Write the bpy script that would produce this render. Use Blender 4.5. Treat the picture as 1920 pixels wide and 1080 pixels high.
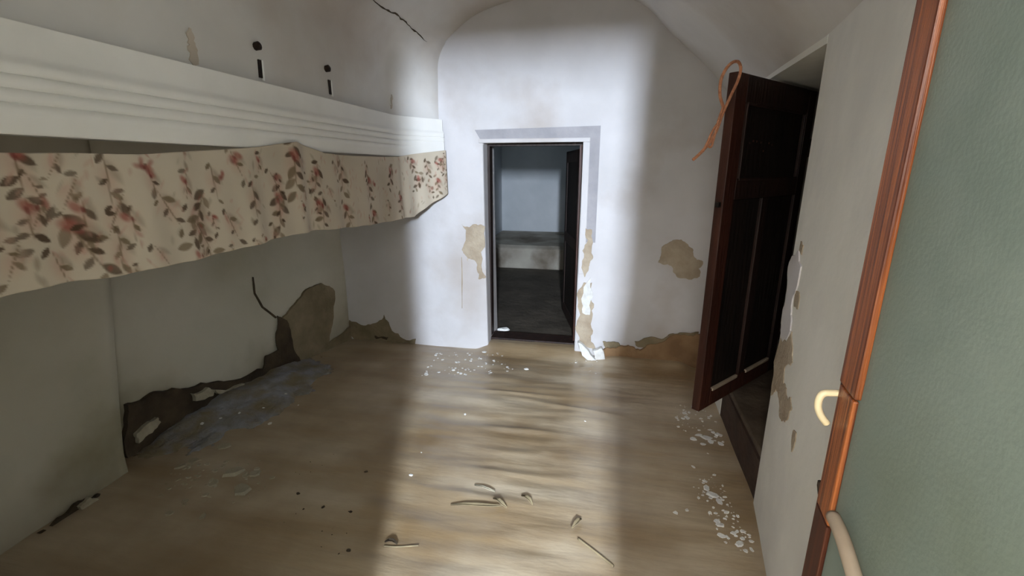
import bpy, bmesh, math, random
import numpy as np
from mathutils import Vector, Matrix
random.seed(7); rng = np.random.default_rng(7)
scene = bpy.context.scene
for o in list(bpy.data.objects): bpy.data.objects.remove(o)
COL = scene.collection

# ------------------------------------------------------------------ camera
PITCH, YAW, CAMH, FPX = math.radians(14.8), math.radians(11.6), 1.5, 850.0
cd = bpy.data.cameras.new('camera'); cam = bpy.data.objects.new('camera', cd); COL.objects.link(cam)
cd.sensor_width = 36.0; cd.lens = FPX / 1920 * 36.0; cd.clip_start = 0.02
cam.location = (0, 0, CAMH); cam.rotation_euler = (math.pi / 2 - PITCH, 0, YAW)
scene.camera = cam
FW = Vector((-math.sin(YAW) * math.cos(PITCH), math.cos(YAW) * math.cos(PITCH), -math.sin(PITCH)))
RT = Vector((math.cos(YAW), math.sin(YAW), 0)); UP = RT.cross(FW); CAM = Vector((0, 0, CAMH))

# ------------------------------------------------------------------ light
w = bpy.data.worlds.new('world'); scene.world = w; w.use_nodes = True
w.node_tree.nodes['Background'].inputs[0].default_value = (0.75, 0.87, 1.0, 1)
w.node_tree.nodes['Background'].inputs[1].default_value = 1.0
def area(name, loc, target, sx, sy, power, col):
    l = bpy.data.lights.new(name, 'AREA'); l.shape = 'RECTANGLE'; l.size = sx; l.size_y = sy
    l.energy = power; l.color = col
    o = bpy.data.objects.new(name, l); COL.objects.link(o); o.location = loc
    o.rotation_euler = (Vector(target) - Vector(loc)).to_track_quat('-Z', 'Z').to_euler()
    return o
# daylight entering the porch behind the camera through its narrow window
area('porch_daylight', (0.42, -2.28, 2.03), (-0.25, 1.6, 1.3), 0.12, 0.30, 430, (0.75, 0.86, 1.0))
# fill lamp added under the closed porch ceiling to raise the room's ambient light
area('porch_fill', (-0.30, -1.3, 2.40), (-0.05, -0.2, 1.0), 1.7, 0.9, 105, (1.0, 0.94, 0.91))
# window in the side wall of the far room
area('far_window_daylight', (-1.80, 6.75, 1.35), (-0.9, 7.3, 1.2), 0.7, 0.8, 1.6, (0.66, 0.87, 1.0))
scene.view_settings.view_transform = 'Standard'; scene.view_settings.look = 'None'
scene.view_settings.gamma = 1.0; scene.view_settings.use_curve_mapping = False
scene.view_settings.exposure = 0.14
scene.cycles.diffuse_bounces = 10; scene.cycles.max_bounces = 14

# ------------------------------------------------------------------ helpers
def px(x, y, axis, v):
    """where the line of sight of a photo point meets the plane axis = v of the room"""
    d = FW * FPX + RT * (x - 960) - UP * (y - 540)
    return CAM + d * ((v - CAM[axis]) / d[axis])
def lin(r, g, b):
    f = lambda c: (c / 255) / 12.92 if c <= 10 else ((c / 255 + .055) / 1.055) ** 2.4
    return (f(r), f(g), f(b), 1)
def link(name, verts, faces, mat, parent=None, smooth=False):
    me = bpy.data.meshes.new(name); me.from_pydata([tuple(v) for v in verts], [], faces); me.update()
    o = bpy.data.objects.new(name, me); COL.objects.link(o)
    if mat: me.materials.append(mat)
    if smooth: me.polygons.foreach_set('use_smooth', [True] * len(me.polygons))
    if parent: o.parent = parent
    return o
def recalc(o):
    bm = bmesh.new(); bm.from_mesh(o.data); bmesh.ops.recalc_face_normals(bm, faces=bm.faces); bm.to_mesh(o.data); bm.free(); return o
def tag(o, label, cat, group=None, kind=None):
    o['label'] = label; o['category'] = cat
    if group: o['group'] = group
    if kind: o['kind'] = kind
    return o
def empty(name, loc=(0, 0, 0), rz=0):
    o = bpy.data.objects.new(name, None); COL.objects.link(o); o.location = loc; o.rotation_euler = (0, 0, rz)
    o.empty_display_size = .1; return o
class MB:
    def __init__(s): s.v = []; s.f = []
    def box(s, a, b, M=None):
        x0, y0, z0 = a; x1, y1, z1 = b; n = len(s.v)
        vs = [Vector(p) for p in ((x0,y0,z0),(x1,y0,z0),(x1,y1,z0),(x0,y1,z0),(x0,y0,z1),(x1,y0,z1),(x1,y1,z1),(x0,y1,z1))]
        s.v += [M @ v for v in vs] if M else vs
        s.f += [tuple(n + i for i in q) for q in ((0,3,2,1),(4,5,6,7),(0,1,5,4),(1,2,6,5),(2,3,7,6),(3,0,4,7))]
        return s
    def prism(s, poly, off):
        """closed polygon (3-D points) swept along the vector off"""
        n = len(s.v); k = len(poly); off = Vector(off)
        s.v += [Vector(p) for p in poly] + [Vector(p) + off for p in poly]
        s.f += [tuple(range(n + k - 1, n - 1, -1)), tuple(range(n + k, n + 2 * k))]
        s.f += [(n + i, n + (i + 1) % k, n + k + (i + 1) % k, n + k + i) for i in range(k)]
        return s
    def tube(s, pts, r, seg=8):
        pts = [Vector(p) for p in pts]; n = len(s.v); rr = r if hasattr(r, '__len__') else [r] * len(pts)
        prev = None
        for i, p in enumerate(pts):
            t = (pts[min(i + 1, len(pts) - 1)] - pts[max(i - 1, 0)]).normalized()
            a = prev if prev else (Vector((0, 0, 1)) if abs(t.z) < .9 else Vector((1, 0, 0)))
            u = (a - t * a.dot(t)).normalized(); prev = u; v = t.cross(u)
            s.v += [p + (u * math.cos(2 * math.pi * j / seg) + v * math.sin(2 * math.pi * j / seg)) * rr[i] for j in range(seg)]
        for i in range(len(pts) - 1):
            s.f += [(n + i*seg + j, n + i*seg + (j+1) % seg, n + (i+1)*seg + (j+1) % seg, n + (i+1)*seg + j) for j in range(seg)]
        s.f += [tuple(n + j for j in range(seg - 1, -1, -1)), tuple(n + (len(pts)-1)*seg + j for j in range(seg))]
        return s
    def build(s, name, mat, parent=None, smooth=False, bevel=0):
        o = recalc(link(name, s.v, s.f, mat, parent, smooth))
        if bevel:
            m = o.modifiers.new('bevel', 'BEVEL'); m.width = bevel; m.segments = 2; m.limit_method = 'ANGLE'
        return o
def grid(name, P, mat, parent=None, smooth=True, flip=False):
    """P[i][j] -> surface of quads"""
    P = np.asarray(P); n, m = P.shape[:2]
    idx = np.arange(n * m).reshape(n, m)
    q = np.stack([idx[:-1, :-1], idx[1:, :-1], idx[1:, 1:], idx[:-1, 1:]], -1).reshape(-1, 4)
    if flip: q = q[:, ::-1]
    return link(name, P.reshape(-1, 3).tolist(), q.tolist(), mat, parent, smooth)
def rough(poly, depth=3, amp=.22, rnd=random):
    """break up the edges of a closed outline, like peeling paint"""
    for _ in range(depth):
        out = []
        for i, p in enumerate(poly):
            q = poly[(i + 1) % len(poly)]; d = q - p
            m = (p + q) / 2; k = rnd.uniform(-amp, amp)
            out += [p, m + Vector((-d.y * k, d.x * k))]
        poly = out; amp *= .9
    return poly
def vnoise(x, y, seed=0):
    """cheap smooth value noise on arrays"""
    g = np.random.default_rng(seed).random((64, 64))
    xi = np.floor(x).astype(int); yi = np.floor(y).astype(int); fx = x - xi; fy = y - yi
    fx = fx * fx * (3 - 2 * fx); fy = fy * fy * (3 - 2 * fy)
    G = lambda a, b: g[a % 64, b % 64]
    return (G(xi, yi) * (1 - fx) + G(xi + 1, yi) * fx) * (1 - fy) + (G(xi, yi + 1) * (1 - fx) + G(xi + 1, yi + 1) * fx) * fy

# ------------------------------------------------------------------ materials
def mat(name, c1, c2=None, rough_=.8, scale=4., detail=6., bump=.0, bscale=30., lo=.35, hi=.7, stretch=(1, 1, 1), spec=.3, metal=0., c3=None, s3=1.2, lo3=.5, hi3=.7):
    m = bpy.data.materials.new(name); m.use_nodes = True; nt = m.node_tree; N = nt.nodes; L = nt.links
    b = N['Principled BSDF']; b.inputs['Roughness'].default_value = rough_; b.inputs['Metallic'].default_value = metal
    b.inputs['Specular IOR Level'].default_value = spec
    tc = N.new('ShaderNodeTexCoord'); mp = N.new('ShaderNodeMapping'); mp.inputs['Scale'].default_value = stretch
    L.new(tc.outputs['Object'], mp.inputs['Vector'])
    if c2 is None: b.inputs['Base Color'].default_value = c1
    else:
        no = N.new('ShaderNodeTexNoise'); no.inputs['Scale'].default_value = scale; no.inputs['Detail'].default_value = detail
        L.new(mp.outputs[0], no.inputs['Vector'])
        r = N.new('ShaderNodeValToRGB'); r.color_ramp.elements[0].position = lo; r.color_ramp.elements[1].position = hi
        r.color_ramp.elements[0].color = c1; r.color_ramp.elements[1].color = c2
        L.new(no.outputs['Fac'], r.inputs['Fac']); out = r.outputs['Color']
        if c3:
            n3 = N.new('ShaderNodeTexNoise'); n3.inputs['Scale'].default_value = s3; n3.inputs['Detail'].default_value = 7
            L.new(tc.outputs['Object'], n3.inputs['Vector'])
            mr = N.new('ShaderNodeMapRange'); mr.inputs[1].default_value = lo3; mr.inputs[2].default_value = hi3
            L.new(n3.outputs['Fac'], mr.inputs[0])
            mx = N.new('ShaderNodeMix'); mx.data_type = 'RGBA'; mx.inputs[7].default_value = c3
            L.new(mr.outputs[0], mx.inputs[0]); L.new(out, mx.inputs[6]); out = mx.outputs[2]
        L.new(out, b.inputs['Base Color'])
    if bump:
        nb = N.new('ShaderNodeTexNoise'); nb.inputs['Scale'].default_value = bscale; nb.inputs['Detail'].default_value = 5
        L.new(mp.outputs[0], nb.inputs['Vector'])
        bp = N.new('ShaderNodeBump'); bp.inputs['Strength'].default_value = bump; bp.inputs['Distance'].default_value = .02
        L.new(nb.outputs['Fac'], bp.inputs['Height']); L.new(bp.outputs[0], b.inputs['Normal'])
    return m
def damp(m, top, col, fade=.35, strength=.8, scale=3.):
    """rising damp: stained plaster near the ground with a ragged upper edge"""
    nt = m.node_tree; N = nt.nodes; L = nt.links; b = N['Principled BSDF']
    src = b.inputs['Base Color'].links[0].from_socket
    tc = N.new('ShaderNodeTexCoord'); sp = N.new('ShaderNodeSeparateXYZ'); L.new(tc.outputs['Object'], sp.inputs[0])
    no = N.new('ShaderNodeTexNoise'); no.inputs['Scale'].default_value = scale; no.inputs['Detail'].default_value = 6
    L.new(tc.outputs['Object'], no.inputs['Vector'])
    ma = N.new('ShaderNodeMath'); ma.operation = 'MULTIPLY_ADD'; ma.inputs[1].default_value = -1.3 * top * 1.2; L.new(no.outputs['Fac'], ma.inputs[0]); L.new(sp.outputs[2], ma.inputs[2])
    mr = N.new('ShaderNodeMapRange'); mr.inputs[1].default_value = -.1; mr.inputs[2].default_value = -.1 - fade
    mr.inputs[3].default_value = 0; mr.inputs[4].default_value = strength; L.new(ma.outputs[0], mr.inputs[0])
    mx = N.new('ShaderNodeMix'); mx.data_type = 'RGBA'; mx.inputs[7].default_value = col
    L.new(mr.outputs[0], mx.inputs[0]); L.new(src, mx.inputs[6]); L.new(mx.outputs[2], b.inputs['Base Color'])
    return m
M = {}
M['white'] = damp(mat('white_limewash', lin(196, 193, 194), lin(208, 205, 207), .85, 2.5, bump=.25, bscale=7, c3=lin(182, 174, 170), s3=1.6), .16, lin(150, 128, 104), .25, .7)
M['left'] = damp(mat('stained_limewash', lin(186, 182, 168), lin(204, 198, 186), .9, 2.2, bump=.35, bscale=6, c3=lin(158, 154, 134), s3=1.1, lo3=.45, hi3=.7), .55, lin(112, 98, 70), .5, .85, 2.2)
M['vault'] = mat('vault_limewash', lin(200, 197, 193), lin(214, 211, 208), .9, 1.8, bump=.3, bscale=5, c3=lin(172, 160, 148), s3=.9)
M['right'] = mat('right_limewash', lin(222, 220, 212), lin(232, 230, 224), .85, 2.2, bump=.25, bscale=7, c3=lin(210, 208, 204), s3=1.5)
M['cornice'] = mat('painted_cornice', lin(224, 222, 217), lin(234, 232, 228), .7, 3, bump=.15, bscale=9)
M['tan'] = mat('bare_tan_plaster', lin(158, 142, 122), lin(180, 166, 146), .95, 9, bump=.5, bscale=45)
M['olive'] = mat('bare_damp_plaster', lin(120, 108, 84), lin(142, 128, 104), .95, 9, bump=.5, bscale=40)
M['hole'] = mat('dark_masonry', lin(56, 47, 36), lin(80, 68, 52), .95, 8, bump=.6, bscale=30)
M['flake'] = mat('plaster_flake', lin(206, 204, 200), lin(228, 228, 226), .9, 20, bump=.4, bscale=60)
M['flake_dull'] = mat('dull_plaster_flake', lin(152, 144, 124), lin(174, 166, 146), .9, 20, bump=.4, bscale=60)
M['dust'] = mat('plaster_dust', lin(126, 122, 116), lin(146, 148, 154), .95, 12, bump=.7, bscale=50, c3=lin(128, 116, 92), s3=5, lo3=.44, hi3=.6)
M['floor'] = mat('earth_brown_sheet', lin(152, 132, 104), lin(182, 168, 146), .28, 3.2, bump=.42, bscale=8, stretch=(.35, 1.6, 1), spec=.95, c3=lin(126, 102, 70), s3=1.7, lo3=.42, hi3=.7)
M['darkfloor'] = mat('dark_earth', lin(70, 64, 56), lin(92, 84, 74), .7, 4, bump=.5, bscale=14)
M['farwall'] = mat('grey_limewash', lin(190, 194, 198), lin(206, 208, 212), .9, 2, bump=.3, bscale=6)
M['farplat'] = mat('platform_plaster', lin(150, 142, 130), lin(176, 170, 158), .9, 3, bump=.4, bscale=9, c3=lin(110, 98, 84), s3=2)
M['wood'] = mat('dark_brown_wood', lin(32, 21, 17), lin(48, 30, 24), .55, 7, stretch=(3, 3, .35), bump=.2, bscale=18, spec=.35)
M['wood_red'] = mat('red_brown_wood', lin(50, 27, 20), lin(72, 39, 28), .5, 8, stretch=(3, 3, .3), bump=.25, bscale=18)
M['panel'] = mat('blackened_panel', lin(22, 17, 14), lin(38, 28, 23), .6, 6, stretch=(3, 3, .4), bump=.2, bscale=16, spec=.25)
M['orange'] = mat('orange_varnished_wood', lin(94, 44, 18), lin(182, 104, 52), .4, 9, stretch=(14, 14, .25), bump=.2, bscale=20, lo=.36, hi=.68, spec=.5)
M['orange_dark'] = mat('dark_varnished_edge', lin(60, 30, 18), lin(92, 46, 26), .5, 9, stretch=(5, 5, .25))
M['green'] = mat('grey_green_paint', lin(122, 134, 124), lin(138, 148, 138), .6, 5, bump=.06, bscale=110, c3=lin(116, 126, 112), s3=2.5)
M['cream'] = mat('cream_enamel', lin(224, 206, 160), lin(236, 220, 182), .4, 12, spec=.5)
M['pipe'] = mat('beige_wood_strip', lin(160, 142, 122), lin(178, 162, 142), .6, 9)
M['iron'] = mat('rusty_iron', lin(30, 24, 20), lin(56, 42, 32), .7, 30, bump=.4, bscale=80, metal=.3)
M['cord'] = mat('orange_cord', lin(196, 130, 96), lin(222, 160, 124), .9, 60, bump=.6, bscale=150)
M['grey_trim'] = mat('grey_render', lin(152, 150, 154), lin(168, 165, 169), .9, 6, bump=.3, bscale=30)
M['twig'] = mat('dry_leaf', lin(110, 98, 76), lin(146, 132, 104), .8, 15)
M['paper'] = mat('white_scrap', lin(230, 230, 226), lin(240, 240, 238), .8, 15)
M['porch'] = mat('porch_limewash', lin(196, 194, 186), lin(210, 208, 200), .9, 3, bump=.2)
M['dirt'] = mat('brown_bank', lin(126, 98, 70), lin(154, 124, 92), .9, 6, bump=.6, bscale=22)
M['sill'] = mat('worn_sill', lin(78, 66, 54), lin(108, 94, 78), .8, 6, bump=.4, bscale=20)
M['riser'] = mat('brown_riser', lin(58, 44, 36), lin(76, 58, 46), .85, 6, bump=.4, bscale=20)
M['stain'] = mat('rust_stain', lin(176, 164, 150), lin(190, 178, 164), .9, 8)

# ------------------------------------------------------------------ room plan (metres)
YE = 3.50                                   # end wall face
XLN, XLP = -2.45, -2.30                     # alcove back wall, near pier
def ss(a, b, t): t = np.clip((t - a) / (b - a), 0, 1); return t * t * (3 - 2 * t)
def XL(y): return -1.52 + .235 * np.clip((y - 3.10) / .40, 0, 1) ** 1.3      # line of the upper left wall
def XR(y): return np.interp(y, [-.05, .9, 1.976, 2.75, 3.6], [.52, .56, .74, .77, .80])

# floor: rippled earth-brown sheet
ny, nx = 460, 200
Y, X = np.meshgrid(np.linspace(-2.4, 3.62, ny), np.linspace(-2.6, 1.9, nx), indexing='ij')
Z = .010 * (vnoise(X * 1.3 + 5, Y * 4.2, 1) - .5) + .006 * (vnoise(X * 3 + 9, Y * 9, 2) - .5) + .004 * (vnoise(X * 8, Y * 13, 3) - .5)
rp = ss(-1.3, -.8, X) * (1 - ss(.0, .4, X)) * (1 - ss(2.9, 3.3, Y)) * ss(.6, 1.2, Y)
Z += rp * (.010 * (vnoise(X * 2.2 + 2, Y * 11 + X * 1.5, 81) - .5) + .006 * (vnoise(X * 4 + 3, Y * 21 - X * 2, 82) - .5))
for (cx, cy, wx, amp, wy, tilt) in ((-.55, 2.78, .35, .012, .02, .03), (-.15, 2.66, .25, .010, .02, -.14), (-.45, 2.35, .3, .010, .03, .02), (-.6, 2.12, .3, .008, .03, 0), (-.35, 1.95, .35, .010, .025, .05), (-.5, 1.75, .3, .009, .03, -.04)):
    Z += amp * np.exp(-((X - cx) / wx) ** 2 - ((Y - cy - tilt * (X - cx)) / wy) ** 2)
far = ss(3.36, 3.56, Y) * ss(-1.05, -.9, X) * (1 - ss(-.15, 0., X))
Z += .06 * far                              # earth banked up to the far threshold
Z += .05 * np.exp(-((Y - 3.47) / .10) ** 2) * (.4 + .6 * vnoise(X * 6, Y * 6, 5)) * ss(-.15, .1, X) * (1 - ss(.6, .75, X))
Z += .07 * np.exp(-((X + 2.45) / .12) ** 2) * vnoise(X * 5, Y * 5, 6) * ss(1.7, 2.2, Y)
Z -= .0
floor = grid('floor', np.stack([X, Y, Z], -1), M['floor'], flip=True)
tag(floor, 'rippled brown earth-coloured floor of the cellar room', 'floor', kind='structure')

# end wall with the low doorway
DL, DR, DT, DB = -.945, -.188, 1.685, .06
def wall_block(name, x0, x1, z0, z1, y0, y1, m, parent=None, n=(1, 1)):
    return MB().box((x0, y0, z0), (x1, y1, z1)).build(name, m, parent)
mb = MB()
out = [(-2.75, -.1), (DL + .02, -.1), (DL + .018, DB), (DL + .012, .5), (DL + .004, 1.1), (DL, DT), (DR, DT + .008), (DR - .006, 1.0), (DR - .008, .4), (DR - .01, DB), (DR - .01, -.1), (1.0, -.1), (1.0, 3.0), (-2.75, 3.0)]
mb.prism([(x, YE, z) for x, z in out], (0, .36, 0))
wall_end = mb.build('wall_end', M['white'], bevel=.012)
tag(wall_end, 'white limewashed end wall around the small open doorway', 'wall', kind='structure')

# left wall: alcove back wall and the near pier
def zgrid(y0, y1, z0, z1, xf, ny=60, nz=40, amp=.02, seed=3):
    Yg, Zg = np.meshgrid(np.linspace(y0, y1, ny), np.linspace(z0, z1, nz), indexing='ij')
    Xg = xf(Yg, Zg) + amp * (vnoise(Yg * 2.2 + 3, Zg * 2.2, seed) - .5) + amp * .4 * (vnoise(Yg * 6, Zg * 6, seed + 1) - .5)
    return np.stack([Xg, Yg, Zg], -1)
def XB(y, z=0): return np.interp(y, [1.5, 2.3, 2.8, 3.5], [-2.47, -2.43, -2.36, -2.22])
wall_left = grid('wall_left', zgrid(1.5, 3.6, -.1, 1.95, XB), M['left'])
tag(wall_left, 'stained back wall of the left alcove, plaster crumbling at its foot', 'wall', kind='structure')
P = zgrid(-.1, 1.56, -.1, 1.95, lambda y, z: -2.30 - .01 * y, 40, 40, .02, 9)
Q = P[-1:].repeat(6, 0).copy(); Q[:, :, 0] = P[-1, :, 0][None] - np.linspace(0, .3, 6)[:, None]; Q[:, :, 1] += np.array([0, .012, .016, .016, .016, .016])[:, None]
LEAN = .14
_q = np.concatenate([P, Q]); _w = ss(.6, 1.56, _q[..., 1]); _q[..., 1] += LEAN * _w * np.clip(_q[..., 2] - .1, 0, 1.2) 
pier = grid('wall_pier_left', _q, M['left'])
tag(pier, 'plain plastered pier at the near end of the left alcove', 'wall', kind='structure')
# alcove ceiling behind the cornice
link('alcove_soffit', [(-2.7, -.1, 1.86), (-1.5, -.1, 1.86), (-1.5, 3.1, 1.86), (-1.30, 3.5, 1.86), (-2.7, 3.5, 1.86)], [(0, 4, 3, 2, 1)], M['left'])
tag(bpy.data.objects['alcove_soffit'], 'shaded flat underside of the alcove behind the cornice', 'ceiling', kind='structure')

# barrel vault, its left foot standing on the cornice
prof = [(0, 1.80), (0, 2.10), (.006, 2.29), (.055, 2.43), (.183, 2.585), (.42, 2.675), (.67, 2.585), (.80, 2.36), (.925, 2.13), (1., 1.95)]
pu = np.array(prof); tt = np.linspace(0, len(prof) - 1, 90)
def cr(a, t):
    i = np.clip(np.floor(t).astype(int), 0, len(a) - 2); f_ = t - i
    p0, p1, p2, p3 = a[np.maximum(i - 1, 0)], a[i], a[i + 1], a[np.minimum(i + 2, len(a) - 1)]
    return .5 * (2 * p1 + (p2 - p0) * f_ + (2 * p0 - 5 * p1 + 4 * p2 - p3) * f_ ** 2 + (3 * p1 - p0 - 3 * p2 + p3) * f_ ** 3)
U, ZV = cr(pu[:, 0], tt), cr(pu[:, 1], tt)
ys = np.linspace(-.1, YE + .05, 70)
P = np.zeros((len(ys), len(tt), 3))
for i, y in enumerate(ys):
    xl, xr = XL(y), XR(y)
    P[i, :, 0] = xl + U * (xr - xl); P[i, :, 1] = y; P[i, :, 2] = ZV
nz_ = vnoise(P[..., 0] * 2.1 + P[..., 2] * 2, P[..., 1] * 2.1, 21) - .5
P[..., 2] += .025 * nz_ * (U[None] > .03); P[..., 0] += .015 * nz_ * (U[None] <= .03)
ceiling = grid('ceiling', P, M['vault'])
tag(ceiling, 'uneven grey-white barrel vault with a crack over the corner', 'ceiling', kind='structure')
def on_vault(x, y):
    d = FW * FPX + RT * (x - 960) - UP * (y - 540)
    dg = bpy.context.evaluated_depsgraph_get()
    ok, loc, nor, _ = ceiling.ray_cast(CAM, d.normalized())
    return (loc, nor if nor.dot(d) < 0 else -nor) if ok else (None, None)

# right wall: near part, piece above the side opening, far part beyond the splayed reveal
LZ = 1.93
near = [(.52, -.05), (.56, .9), (.74, 1.976), (1.25, 1.70), (1.25, -.05)]
nearw = MB().prism([(x, y, -.1) for x, y in near], (0, 0, 2.9)).build('wall_right', M['right'], bevel=.01)
tag(nearw, 'off-white right wall between the side opening and the green door', 'wall', kind='structure')
farw = MB().prism([(x, y, -.1) for x, y in [(.765, 2.76), (.80, 3.6), (1.6, 3.6), (1.16, 3.14)]], (0, 0, 2.9)).build('wall_right_far', M['right'], bevel=.01)
tag(farw, 'splayed white wall end behind the dark wooden leaf', 'wall', kind='structure')
lint = MB().prism([(x, y, LZ) for x, y in [(.74, 1.976), (.77, 2.78), (1.16, 3.2), (1.35, 1.65)]], (0, 0, .9)).build('wall_right_lintel', M['right'])
tag(lint, 'plastered soffit over the side opening in the right wall', 'wall', kind='structure')
sill = MB().prism([(x, y, .20) for x, y in [(.755, 1.93), (.775, 2.80), (1.9, 3.6), (1.9, 1.4)]], (0, 0, .03)).build('trim_1', M['sill'], bevel=.008)
tag(sill, 'worn brown sill under the dark wooden leaf', 'sill', kind='structure')
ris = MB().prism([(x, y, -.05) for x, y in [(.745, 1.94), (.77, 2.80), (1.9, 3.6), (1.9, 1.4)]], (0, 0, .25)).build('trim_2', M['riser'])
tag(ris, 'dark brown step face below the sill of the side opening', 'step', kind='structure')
# dark closet beyond the side opening
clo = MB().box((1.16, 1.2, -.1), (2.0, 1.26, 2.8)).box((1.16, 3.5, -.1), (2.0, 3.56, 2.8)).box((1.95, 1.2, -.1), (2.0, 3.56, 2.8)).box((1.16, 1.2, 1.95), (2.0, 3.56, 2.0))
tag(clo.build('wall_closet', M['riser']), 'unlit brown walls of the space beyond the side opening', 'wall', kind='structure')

# front wall behind the camera with the entry opening, and the porch beyond it
fw_ = MB()
ol, orr, ot = -.333, .300, 2.11
fo = [(-2.75, -.1), (ol, -.1), (ol, ot), (orr + .03, ot), (orr + .02, 1.45), (.215, .75), (.21, -.1), (1.3, -.1), (1.3, 3.0), (-2.75, 3.0)]  # lower right edge set inward, shaped only to trim the light patch there
fw_.prism([(x, -.25, z) for x, z in fo], (0, .2, 0))
tag(fw_.build('wall_front', M['porch']), 'plastered front wall holding the entrance opening', 'wall', kind='structure')
pw = MB().box((-1.3, -2.5, -.1), (-1.2, -.25, 2.6)).box((1.2, -2.5, -.1), (1.3, -.25, 2.6)).box((-1.3, -2.5, 2.5), (1.3, -.25, 2.6))
pw.box((-1.3, -2.5, -.1), (.30, -2.4, 2.6)).box((.54, -2.5, -.1), (1.3, -2.4, 2.6)).box((.30, -2.5, -.1), (.54, -2.4, 1.80)).box((.30, -2.5, 2.25), (.54, -2.4, 2.6))
tag(pw.build('wall_porch', M['porch']), 'white walls of the porch outside the entrance', 'wall', kind='structure')

# ------------------------------------------------------------------ far room seen through the doorway
for nm, a, b, lab in (('wall_far_left', (-1.95, 3.87, -.1), (-1.85, 8.1, 2.3), 'shaded left wall of the dim room beyond the doorway'), ('wall_far_right', (.35, 3.87, -.1), (.45, 8.1, 2.3), 'dark right wall of the dim room beyond the doorway'), ('wall_far_back', (-1.95, 8.1, -.1), (.45, 8.2, 2.4), 'bluish white back wall of the room beyond the doorway'), ('ceiling_far', (-1.95, 3.87, 2.3), (.45, 8.1, 2.4), 'flat ceiling of the dim room beyond the doorway')):
    tag(MB().box(a, b).build(nm, M['farwall']), lab, 'wall' if 'wall' in nm else 'ceiling', kind='structure')
Yg, Xg = np.meshgrid(np.linspace(3.60, 8.2, 60), np.linspace(-1.95, .45, 40), indexing='ij')
Zg = .05 + .03 * (vnoise(Xg * 3, Yg * 3, 31) - .5)
tag(grid('floor_far', np.stack([Xg, Yg, Zg], -1), M['darkfloor'], flip=True), 'dark earth floor of the room beyond the doorway', 'floor', kind='structure')
Yg, Zg = np.meshgrid(np.linspace(0, 1, 30), np.linspace(-1.85, .35, 30), indexing='ij')
pl_ = MB().prism([(-1.847, 6.55, .04), (-1.847, 8.095, .04), (-1.847, 8.095, .40), (-1.847, 6.66, .38), (-1.847, 6.58, .34)], (2.194, 0, 0))
tag(pl_.build('plastered_platform', M['farplat'], bevel=.02), 'low plastered platform across the far room below the bluish wall', 'platform')
thr = MB().prism([(DL + .015, 3.60, .02), (DL + .015, 3.75, .02), (DL + .015, 3.75, .085), (DL + .015, 3.60, .075)], (DR - DL - .025, 0, 0))
tag(thr.build('door_threshold', M['wood'], bevel=.006), 'dark worn board across the foot of the small doorway', 'threshold')
# dark wooden lining of the doorway
t = empty('door_lining', (0, 0, 0))
MB().box((DL + .002, 3.62, .088), (DL + .022, 3.70, DT - .018)).build('side_post', M['wood'], t)
MB().box((DR - .030, 3.62, .09), (DR - .006, 3.70, DT - .018)).build('side_post', M['wood_red'], t)
MB().box((DL + .002, 3.62, DT - .018), (DR - .006, 3.70, DT + .004)).build('head_board', M['wood'], t)
tag(t, 'thin dark wooden lining inside the small white doorway', 'door frame')
# the far door leaf, swung into the far room on the right
d2 = empty('door_2', (DR - .015, 3.80, .09), math.radians(103.5))
MB().box((0, -.018, 0), (.72, .018, 1.56)).build('leaf_board', M['panel'], d2, bevel=.004)
for x in (0, .64): MB().box((x, -.024, 0), (x + .08, .024, 1.56)).build('stile', M['wood'] if x else M['wood_red'], d2, bevel=.004)
for z in (0, .72, 1.46): MB().box((.08, -.024, z), (.64, .024, z + .10)).build('rail', M['wood'], d2, bevel=.004)
tag(d2, 'dark door leaf swung open into the room beyond the small doorway', 'door', kind='structure')

# plaster surround of the doorway: bright fillet and grey band
tr = empty('trim_3', (0, 0, 0))
MB().box((DL - .03, 3.486, DT + .0), (DR + .05, 3.52, DT + .03)).build('top_fillet', M['white'], tr, bevel=.005)
MB().box((DR + .0, 3.486, .70), (DR + .05, 3.52, DT + .0)).build('side_fillet', M['white'], tr, bevel=.005)
MB().prism([(DL - .02, 3.492, DT + .03), (DL - .06, 3.492, DT + .095), (DR + .12, 3.492, DT + .11), (DR + .12, 3.492, .95), (DR + .05, 3.492, .95), (DR + .05, 3.492, DT + .03)], (0, .02, 0)).build('grey_band', M['grey_trim'], tr)
tag(tr, 'plaster band and bright fillet framing the small doorway', 'door surround', kind='structure')

# ------------------------------------------------------------------ cornice and valance along the alcove
path = [(-1.50, y) for y in np.linspace(-.04, 3.10, 40)] + [(float(XL(y)) + .02, y) for y in np.linspace(3.14, 3.49, 12)]
path = np.array(path)
tan = np.gradient(path, axis=0); tan /= np.linalg.norm(tan, axis=1)[:, None]; nrm = np.stack([tan[:, 1], -tan[:, 0]], 1)
cp = [(.021, 1.858), (.020, 1.78), (.026, 1.765), (.040, 1.757), (.046, 1.744), (.040, 1.731), (.030, 1.728), (.044, 1.722), (.050, 1.709), (.044, 1.696), (.034, 1.693), (.048, 1.687), (.054, 1.674), (.048, 1.661), (.038, 1.658), (.052, 1.652), (.058, 1.640), (.056, 1.628), (.050, 1.622), (.050, 1.588), (.044, 1.582), (-.03, 1.582)]
P = np.zeros((len(path), len(cp), 3))
for j, (o_, z) in enumerate(cp):
    fl = ss(2.95, 3.35, path[:, 1])[:, None]; o2 = .032 + (o_ - .032) * .72 if o_ > .025 else o_
    P[:, j, :2] = path + nrm * (o2 * (1 - fl) + (min(o2, .036) if o2 > .0 else o2) * fl); P[:, j, 2] = z
cor = grid('trim_4', P, M['cornice'])
m = cor.modifiers.new('edge', 'EDGE_SPLIT'); m.split_angle = math.radians(50)
tag(cor, 'long white reeded cornice above the floral valance', 'cornice', kind='structure')
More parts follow.
